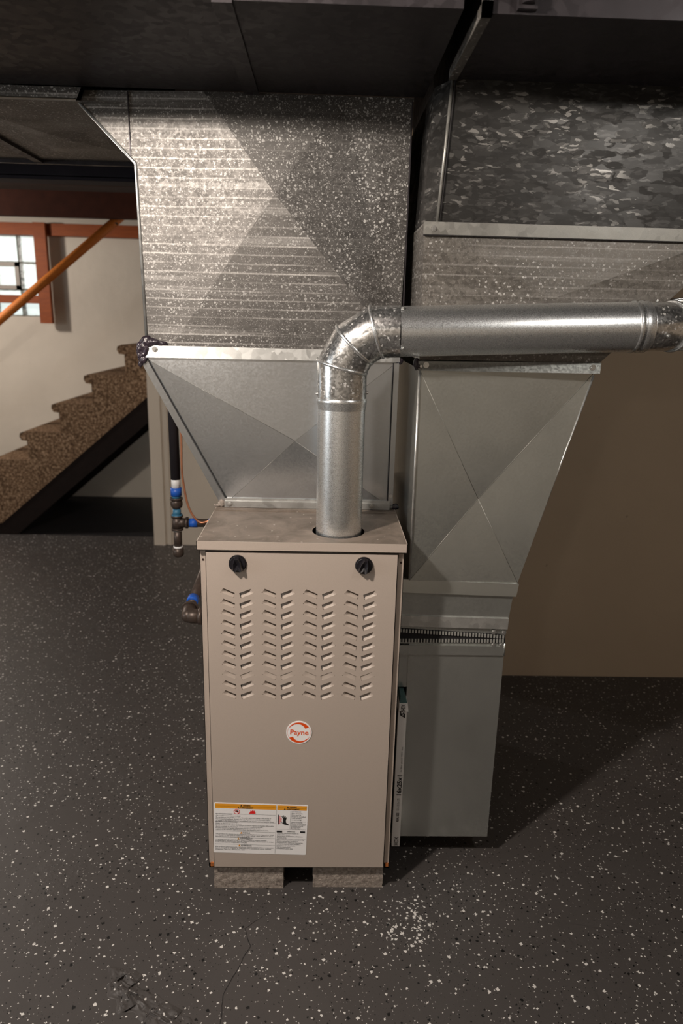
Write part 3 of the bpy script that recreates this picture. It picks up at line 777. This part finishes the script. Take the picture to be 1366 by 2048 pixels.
obj('badge_print', b, M['logo_orange'], BG)
# warning label
lw, lh = .2245, .142; lm = front(-.2085, DY-.0004, .1035, -.030)
def rr(x0, y0, x1, y1, r=.003, n=5):
    o = []
    for cx, cy, a in ((x1-r, y1-r, 0), (x0+r, y1-r, PI/2), (x0+r, y0+r, PI), (x1-r, y0+r, 3*PI/2)):
        for i in range(n+1): o.append((cx+r*math.cos(a+PI/2*i/n), cy+r*math.sin(a+PI/2*i/n)))
    return o
UP = Matrix.Translation((0, 0, .0005))
b = MB(); b.mesh(shape2d([rr(0, 0, lw, lh)], .0003), lm); LB = obj('warning_label', b, M['sticker'], FU)
cx0 = .150
b = MB()
for x0, x1 in ((.003, cx0-.002), (cx0+.001, lw-.003)): b.mesh(shape2d([[(x0, lh-.0155), (x1, lh-.0155), (x1, lh-.0025), (x0, lh-.0025)]]), lm @ UP)
obj('orange_header', b, M['sticker_orange'], LB)
b = MB(); U2 = Matrix.Translation((0, 0, .0009))
def T_(s, size, x, y, w=None, al='LEFT', bold=.00004): b.mesh(text(s, size, w, al, bold), lm @ U2 @ Matrix.Translation((x, y, 0)))
def rule(x0, x1, y, h=.0004): b.mesh(shape2d([[(x0, y), (x1, y), (x1, y+h), (x0, y+h)]]), lm @ U2)
def tri(x, y, s): b.mesh(shape2d([[(x, y), (x+s, y), (x+s/2, y+s*.95)]]), lm @ U2)
T_('WARNING', .0062, .069, lh-.0082, .0175, bold=.00012); tri(.0625, lh-.0082, .005)
T_('AVERTISSEMENT', .0062, .0625, lh-.0147, .031, bold=.00012); tri(.056, lh-.0147, .005)
T_('WARNING', .006, .180, lh-.0082, .0175, bold=.00012); tri(.1735, lh-.0082, .0048)
T_('AVERTISSEMENT', .006, .173, lh-.0147, .031, bold=.00012); tri(.1665, lh-.0147, .0048)
rule(.003, cx0-.002, lh-.0092, .00025); rule(cx0+.001, lw-.003, lh-.0092, .00025)
T_('WARNING', .0056, .069, .0572, .018); T_('AVERTISSEMENT', .0056, .0625, .0405, .031); T_('ADVERTENCIA', .0056, .0655, .0205, .027)
T_('OPERATION', .0052, .176, .0648, .0195)
for x0, x1 in ((cx0+.0015, .1645), (.208, lw-.0045)): b.mesh(shape2d([[(x0, .0635), (x1, .0635), (x1, .0685), (x0, .0685)]]), lm @ U2)
for y in (.1125, .0905, .0635, .0462, .0262): rule(.003, cx0-.002, y-.001, .0004)
for y in (.0725, .0455): rule(cx0+.001, lw-.003, y, .0004)
rule(.1835, lw-.003, .095, .0003)
b.mesh(shape2d([[(.183, .0735), (.1834, .0735), (.1834, .125), (.183, .125)]]), lm @ U2)
b.mesh(shape2d([[(.1489, .003), (.1493, .003), (.1493, .139), (.1489, .139)]]), lm @ U2)
# hand symbol
b.mesh(shape2d([[(.1535, .0865), (.1555, .0865), (.1555, .1135), (.1535, .1135)]]), lm @ U2)
b.mesh(shape2d([[(.158, .0945), (.166, .0905), (.1655, .103), (.1615, .1095), (.1630, .1102), (.1668, .1052), (.1662, .1118), (.1678, .1118), (.1690, .1054), (.1705, .1105), (.1718, .1098), (.1712, .1040), (.1738, .1074), (.1746, .1062), (.1722, .0980), (.1730, .0915), (.1810, .0855), (.1795, .0840), (.1685, .0865)]]), lm @ U2)
b.mesh(shape2d([[(.0505, .1180), (.0525, .1215), (.0570, .1215), (.0590, .1195), (.0590, .1180), (.0565, .1180), (.0585, .1155), (.0575, .1150), (.0550, .1182)]]), lm @ U2)
obj('label_heading_print', b, M['ink'], LB)
b = MB()
EN = ['FIRE AND EXPLOSION HAZARD', 'Can result in serious injury or death.', 'Do not store or use gasoline or other flammable vapors and liquids in the vicinity of',
      'this or any other appliance. Storage of or use of gasoline or other flammable vapors', 'or liquids in the vicinity of this or any appliance can result in serious injury or death.']
FR = ["RISQUE D'INCENDIE ET D'EXPLOSION", 'Risque de blessures graves ou de mort.', "Ne pas entreposer ni utiliser de l'essence ni d'autres vapeurs ou liquides inflammables",
      "dans le voisinage de cet appareil, ou de tout autre appareil. La fuite", "d'autres vapeurs ou liquides inflammables dans le voisinage de cet", 'appareil ou de tout autre appareil peut causer des blessures graves ou la mort.']
W1 = ['This product can expose you to chemicals including lead and components, which', 'are known to the State of California to cause cancer, birth defects or other', 'reproductive harm. For more information go to']
W2 = ["Ce produit peut vous exposer a des agents chimiques, y compris le plomb", "et composants, identifies par l'Etat de Californie comme pouvant causer le cancer", 'et des malformations congenitales. Pour plus']
W3 = ['Este producto puede exponerle a productos quimicos, incluido plomo y compuestos', 'que es conocido en el Estado de California como causante de cancer, defectos', 'congenitos. Para mas informacion, visite']
def block(lines, y, dy, x=.0045, full=.140):
    mx = max(len(l) for l in lines)
    for i, l in enumerate(lines): T_(l, .0042, x, y-dy*i, full*len(l)/mx, bold=.00003)
block(EN, .1095, .0046); block(FR, .0875, .0043); block(W1, .0535, .0039); block(W2, .0370, .0036); block(W3, .0165, .0036)
R1 = ['HOT SURFACES', 'Risk of burns.', 'Door must be', 'properly installed', 'while furnace', 'is operating.']; R2_ = ['PIECES CHAUDES', 'Risque de brulures.', 'La porte doit etre', 'installee quand', 'la fournaise', 'fonctionne.']
block(R1, .1215, .0045, .1855, .034); block(R2_, .0915, .0035, .1855, .036)
block(['Operating instructions located on', 'inside of this door.', "Instructions d'utilisation a l'interieur", 'de cette porte.'], .060, .0042, .152, .063)
block(['Filters must be installed external to the', 'furnace casing. See installation', 'instructions for additional information.', 'Les filtres doivent etre installes a', "l'exterieur de la fournaise.", 'Voir les instructions', "d'installation pour plus."], .0415, .0043, .152, .066)
obj('label_text_print', b, M['grey_ink'], LB)
b = MB()
b.mesh(shape2d([circle(.0545, .1185, .0072, 32), circle(.0545, .1185, .0060, 32)]), lm @ U2)
b.mesh(shape2d([[(.049, .1225), (.0498, .1233), (.060, .1145), (.0592, .1137)]]), lm @ Matrix.Translation((0, 0, .0012)))
b.mesh(shape2d([[(.083, .1135), (.0995, .1140), (.0985, .1180), (.0955, .1240), (.0945, .1205), (.0920, .1245), (.0905, .1205), (.0875, .1235), (.0865, .1185)]]), lm @ U2)
obj('red_symbols', b, M['red_ink'], LB)
b = MB(); b.mesh(shape2d([[(.1557, .0870), (.1600, .0890), (.1575, .0925), (.1635, .0950), (.1600, .0985), (.1640, .1020), (.1590, .1050), (.1600, .1100), (.1557, .1105)]]), lm @ Matrix.Translation((0, 0, .0007)))
obj('pink_symbol', b, M['pink_ink'], LB)
b = MB(); 
for x, y in ((.0635, .0570), (.0570, .0402), (.0595, .0203)): b.mesh(shape2d([[(x, y), (x+.0055, y), (x+.00275, y+.005)]]), lm @ U2)
obj('yellow_triangles', b, M['sticker_orange'], LB)

# concrete blocks
for i, (x0, x1) in enumerate(((-.211, -.040), (.034, .209))):
    b = MB(); b.box((x0, .004+.004*i, GZ), (x1, .395, .050)); b.bevel(.004, 2)
    es = [e for e in b.b.edges]
    bmesh.ops.subdivide_edges(b.b, edges=[e for e in b.b.edges if e.calc_length() > .03], cuts=10, use_grid_fill=True)
    for v in b.b.verts:
        if v.co.z > GZ+.002 and v.co.z < .0495: v.co += Vector((mnoise.noise(v.co*60), mnoise.noise(v.co*60+Vector((5, 5, 5))), 0))*.002
    tag(obj('concrete_block', b, M['concrete']), ['solid concrete block under the left front of the furnace', 'solid concrete block under the right front of the furnace'][i], 'block', 'blocks under the furnace')

# ------------------------------------------------------------------ filter
AF = root('air_filter', (.2475, .40, .05), 'thin white cardboard edged air filter slotted between furnace and return boot', 'filter')
b = MB(); fx0, fx1, fy = .2360, .2565, .074
b.box((fx0, fy, .0505), (fx1, fy+.012, .448)); b.box((fx0, .695, .0505), (fx1, .707, .448)); b.box((fx0, fy+.012, .0505), (fx1, .695, .0625)); b.box((fx0, fy+.012, .436), (fx1, .695, .448)); b.bevel(.001, 1)
obj('card_frame', b, M['card'], AF)
b = MB(); b.box((fx0+.003, fy+.012, .062), (fx1-.003, .695, .436)); obj('pleated_media', b, M['green_media'], AF)
b = MB(); b.hexa([(fx0+.001, fy-.004, .446), (fx1+.0035, fy-.004, .444), (fx1+.001, fy+.10, .446), (fx0+.001, fy+.10, .446)], [(fx0+.001, fy-.003, .4655), (fx1+.001, fy-.002, .4655), (fx1+.001, fy+.10, .4655), (fx0+.001, fy+.10, .4655)])
b.bevel(.001, 1); obj('paper_wrap', b, M['card'], AF)
b = MB(); b.hexa([(fx0+.002, fy-.001, .4655), (fx1, fy-.001, .4655), (fx1, fy+.10, .4655), (fx0+.002, fy+.10, .4655)], [(fx0+.004, fy+.004, .482), (fx1-.006, fy+.004, .482), (fx1-.006, fy+.09, .482), (fx0+.004, fy+.09, .482)])
b.bevel(.004, 3); obj('wrapped_end', b, M['green_media'], AF)
vm = lambda z, off=.0, yy=0: Matrix.Translation((fx1-.0035-off, fy-.0006-yy, z)) @ Matrix.Rotation(PI/2, 4, 'X') @ Matrix.Rotation(PI/2, 4, 'Z')
b = MB()
b.mesh(text('HDX', .0155, .026, 'LEFT', .0002), vm(.0535, .0005)); b.mesh(text('HDX', .0150, .0165, 'LEFT', .0002), vm(.4475, .001, .0045))
b.mesh(text('16x25x1', .0160, .058, 'LEFT', .0005), vm(.2010))
b.mesh(text('REAL SIZE', .0085, .026, 'LEFT', .0002), vm(.126, .0025))
b.mesh(shape2d([[(0, 0), (.021, 0), (.021, .013), (.008, .013)]]), vm(.4235, -.0005))
obj('edge_print', b, M['ink'], AF)
b = MB(); b.mesh(text('15.5 x 24.5 x 0.75', .0085, .036, 'LEFT'), vm(.158, .003)); b.mesh(text('Air filter  pleated  MERV  dust', .0055, .072, 'LEFT'), vm(.272, .001))
obj('faint_edge_print', b, M['grey_ink'], AF)
b = MB(); b.mesh(text('5', .0115, .0062, 'LEFT', .0002), vm(.4360, .0020, .0003)); b.mesh(text('FPR', .0032, .0050, 'LEFT', .0001), vm(.4298, .0045, .0003)); obj('white_edge_print', b, M['sticker'], AF)

# ------------------------------------------------------------------ flue
R0 = .0515
FL = root('flue_pipe', (.079, .08, .898), 'shiny round metal flue pipe rising from the furnace lid and turning right', 'pipe')
E0 = Vector((.0795, .079, 1.195)); E1 = Vector((.0785, .078, 1.266)); E2 = Vector((.1035, .073, 1.311)); E3 = Vector((.149, .066, 1.339)); E4 = Vector((.193, .060, 1.3405))
H1 = Vector((.722, .078, 1.3625)); G1 = Vector((.778, .082, 1.3645)); G2 = Vector((.812, .110, 1.368)); G3 = Vector((.828, .155, 1.373)); G4 = Vector((.830, .24, 1.38)); G5 = Vector((.83, 1.094, 1.44))
b = MB(); b.tube([(.0795, .080, .835), E0], R0, 56, caps=False); obj('vertical_pipe', b, M['pipe'], FL)
b = MB(); b.tube([E0-Vector((0, 0, .02)), E0-Vector((0, 0, .004)), E0, E0+Vector((0, 0, .004))], [R0+.0005, R0+.0028, R0+.0035, R0+.0015], 56, caps=False)
obj('crimp_ring', b, M['pipe'], FL)
b = MB(); b.tube([E0, E1, E2, E3, E4+Vector((.006, 0, 0))], [R0+.0015]*5, 56, caps=False); EL = obj('elbow', b, M['elbow'], FL)
def mring(parent, P0, P1, P2, r, mat):
    """bead on the mitre plane of the bend P0-P1-P2"""
    a = (P1-P0).normalized(); c = (P2-P1).normalized(); n = (a+c).normalized()
    u = a.cross(c).normalized(); w = n.cross(u); k = 1/a.dot(n)
    b = MB(); prev = None; rings = []; seg = 56
    for i in range(seg):
        t = 2*PI*i/seg; ctr = P1+u*math.cos(t)*r+w*math.sin(t)*r*k
        rad = (ctr-P1).normalized(); ring = []
        for j in range(8):
            s = 2*PI*j/8; ring.append(b.b.verts.new(ctr+rad*math.cos(s)*.0028+n*math.sin(s)*.0036))
        rings.append(ring)
    for i in range(seg):
        for j in range(8):
            f = b.b.faces.new((rings[i][j], rings[i][(j+1) % 8], rings[(i+1) % seg][(j+1) % 8], rings[(i+1) % seg][j])); f.smooth = True
    obj('swivel_bead', b, mat, parent)
mring(EL, E0, E1, E2, R0+.0015, M['pipe']); mring(EL, E1, E2, E3, R0+.0015, M['pipe']); mring(EL, E2, E3, E4, R0+.0015, M['pipe'])
b = MB(); b.tube([E4, H1], R0, 56, caps=False); obj('horizontal_pipe', b, M['pipe'], FL)
dH = (H1-E4).normalized()
b = MB(); b.tube([H1-dH*.034, H1-dH*.030, H1-dH*.026, H1-dH*.020, H1-dH*.015, H1-dH*.010, H1-dH*.004, H1], [R0, R0+.0028, R0, R0, R0+.003, R0, R0+.002, R0-.001], 56, caps=False)
obj('crimp_ring', b, M['pipe'], FL)
b = MB(); b.tube([H1-dH*.004, G1, G2, G3, G4], R0-.001, 56, caps=False); EB = obj('rear_elbow', b, M['elbow'], FL)
mring(EB, H1, G1, G2, R0, M['pipe']); mring(EB, G1, G2, G3, R0, M['pipe']); mring(EB, G2, G3, G4, R0, M['pipe'])
b = MB(); b.tube([G4-Vector((0, .02, 0)), G5], R0-.002, 48, caps=False); obj('rear_pipe', b, M['pipe'], FL)
def on_pipe(P, ax, ang, r):
    ax = ax.normalized(); f = Vector((0, -1, 0)); f = (f-ax*f.dot(ax)).normalized(); u = ax.cross(f)
    d = f*math.cos(ang)+u*math.sin(ang); return P+d*r, d
for P, ax, ang in ((E4+dH*.006, dH, -1.05), (E4+dH*.004, dH, .68), (H1+dH*.018, dH, -1.45), (H1+dH*.026, dH, .35),
                   (E0+Vector((0, 0, .012)), Vector((0, 0, 1)), -1.5), (E0+Vector((0, 0, .016)), Vector((0, 0, 1)), 1.5)):
    p, d = on_pipe(P, ax, ang, R0+.001); screw(FL, p, d, .003)

# ------------------------------------------------------------------ gas line
gx, gy = -.427, .75
GP = root('gas_pipe', (gx, gy, .60), 'black iron gas pipe with blue tape dropping behind the left of the furnace', 'pipe')
gz = .716
b = MB(); b.tube([(gx-.004, gy, 1.79), (gx, gy, .86)], .0155, 20); obj('riser', b, M['rubber'], GP)
b = MB(); b.tube([(gx, gy, .870), (gx, gy, .828)], .0142, 20); obj('white_sleeve', b, M['white_plastic'], GP)
b = MB(); b.tube([(gx, gy, .832), (gx, gy, .806)], .0175, 20); obj('blue_tape_wrap', b, M['blue_tape'], GP)
b = MB(); b.tube([(gx, gy, .812), (gx, gy, .796)], .0145, 20); obj('thread_sealant', b, M['blue_dope'], GP)
b = MB(); b.tube([(gx, gy, .762), (gx, gy, .738)], .013, 20); b.tube([(gx, gy, .744), (gx, gy, .737)], .0175, 20); obj('thread_sealant', b, M['blue_dope'], GP)
b = MB(); b.tube([(gx, gy, .799), (gx, gy, .793)], .0205, 20); b.tube([(gx, gy, .793), (gx, gy, .786), (gx, gy, .775), (gx, gy, .770), (gx, gy, .766)], [.017, .0195, .0195, .0175, .0155], 8); obj('union', b, M['iron'], GP)
b = MB()
b.tube([(gx, gy, .741), (gx, gy, .735)], .0195, 20); b.tube([(gx, gy, .736), (gx, gy, .696)], .0168, 20); b.tube([(gx, gy, .698), (gx, gy, .691)], .0192, 20)
b.tube([(gx, gy, gz), (gx+.030, gy, gz)], .0155, 20); b.tube([(gx+.028, gy, gz), (gx+.035, gy, gz)], .0192, 20); obj('tee', b, M['iron'], GP)
b = MB(); b.tube([(gx, gy, .693), (gx, gy, .630)], .0132, 20); obj('drip_leg', b, M['iron'], GP)
b = MB(); b.tube([(gx, gy, .688), (gx, gy, .692)], .0145, 20); obj('pale_thread_paste', b, M['card'], GP); b = MB(); b.tube([(gx, gy, .630), (gx, gy, .637)], .0150, 20); obj('pale_thread_paste', b, M['card'], GP)
b = MB(); b.tube([(gx, gy, .632), (gx, gy, .606), (gx, gy, .601)], [.018, .0178, .013], 20); obj('cap', b, M['iron'], GP)
b = MB(); b.tube([(gx+.03, gy, gz), (-.300, gy, gz)], .0132, 20); obj('branch_pipe', b, M['iron'], GP)
b = MB(); b.tube([(gx+.040, gy, gz), (gx+.066, gy, gz)], .0148, 20); obj('blue_tape_wrap', b, M['blue_tape'], GP); b = MB(); b.tube([(-.326, gy, gz), (-.310, gy, gz)], .0148, 20); obj('blue_tape_wrap', b, M['blue_tape'], GP)
ez = .642; ex, ey = -.289, .175
b = MB(); b.tube([(-.318, gy, gz), (-.296, gy, gz), (-.285, gy-.012, gz-.001), (-.283, gy-.035, gz-.003)], .0185, 20); obj('elbow', b, M['iron'], GP)
b = MB(); b.tube([(-.283, gy-.03, gz-.003), (ex, ey+.02, ez+.002)], .0132, 20); obj('run_pipe', b, M['iron'], GP)
b = MB(); b.tube([(ex, .262, ez+.012), (ex, .235, ez+.009)], .0150, 20); obj('blue_tape_wrap', b, M['blue_tape'], GP)
b = MB(); pts = [(ex, ey+.040, ez+.002), (ex, ey+.020, ez), (ex+.003, ey+.006, ez), (ex+.014, ey, ez), (ex+.034, ey, ez)]; b.tube(pts, [.0185, .0175, .0185, .0185, .0178], 24)
b.tube([(ex, ey+.044, ez+.002), (ex, ey+.036, ez+.002)], .0212, 24); b.tube([(ex+.028, ey, ez), (ex+.038, ey, ez)], .0212, 24); b.ball((ex+.002, ey+.003, ez), .0178, seg=20); obj('elbow', b, M['iron'], GP)
b = MB(); b.tube([(ex+.036, ey, ez), (-.2226, ey, ez)], .0132, 20); obj('inlet_pipe', b, M['blue_dope'], GP)
def smooth(pts, n=8):
    pts = [Vector(p) for p in pts]; o = []
    for i in range(len(pts)-1):
        p0, p1, p2, p3 = pts[max(0, i-1)], pts[i], pts[i+1], pts[min(len(pts)-1, i+2)]
        for k in range(n):
            t = k/n; o.append(.5*((2*p1)+(-p0+p2)*t+(2*p0-5*p1+4*p2-p3)*t*t+(-p0+3*p1-3*p2+p3)*t**3))
    return o+[pts[-1]]
b = MB(); b.tube(smooth([(-.405, .742, 1.35), (-.402, .738, 1.03), (-.404, .738, .90), (-.398, .738, .83), (-.387, .736, .775), (-.368, .734, .738), (-.345, .733, .722), (-.30, .725, .735), (-.262, .60, .74), (-.255, .40, .70), (-.258, .25, .685), (-.250, .21, .672), (-.2226, .20, .66)]), .0036, 10)
tag(obj('copper_tube', b, M['copper']), 'thin bare copper tube curving beside the black gas pipe left of the furnace', 'tube')
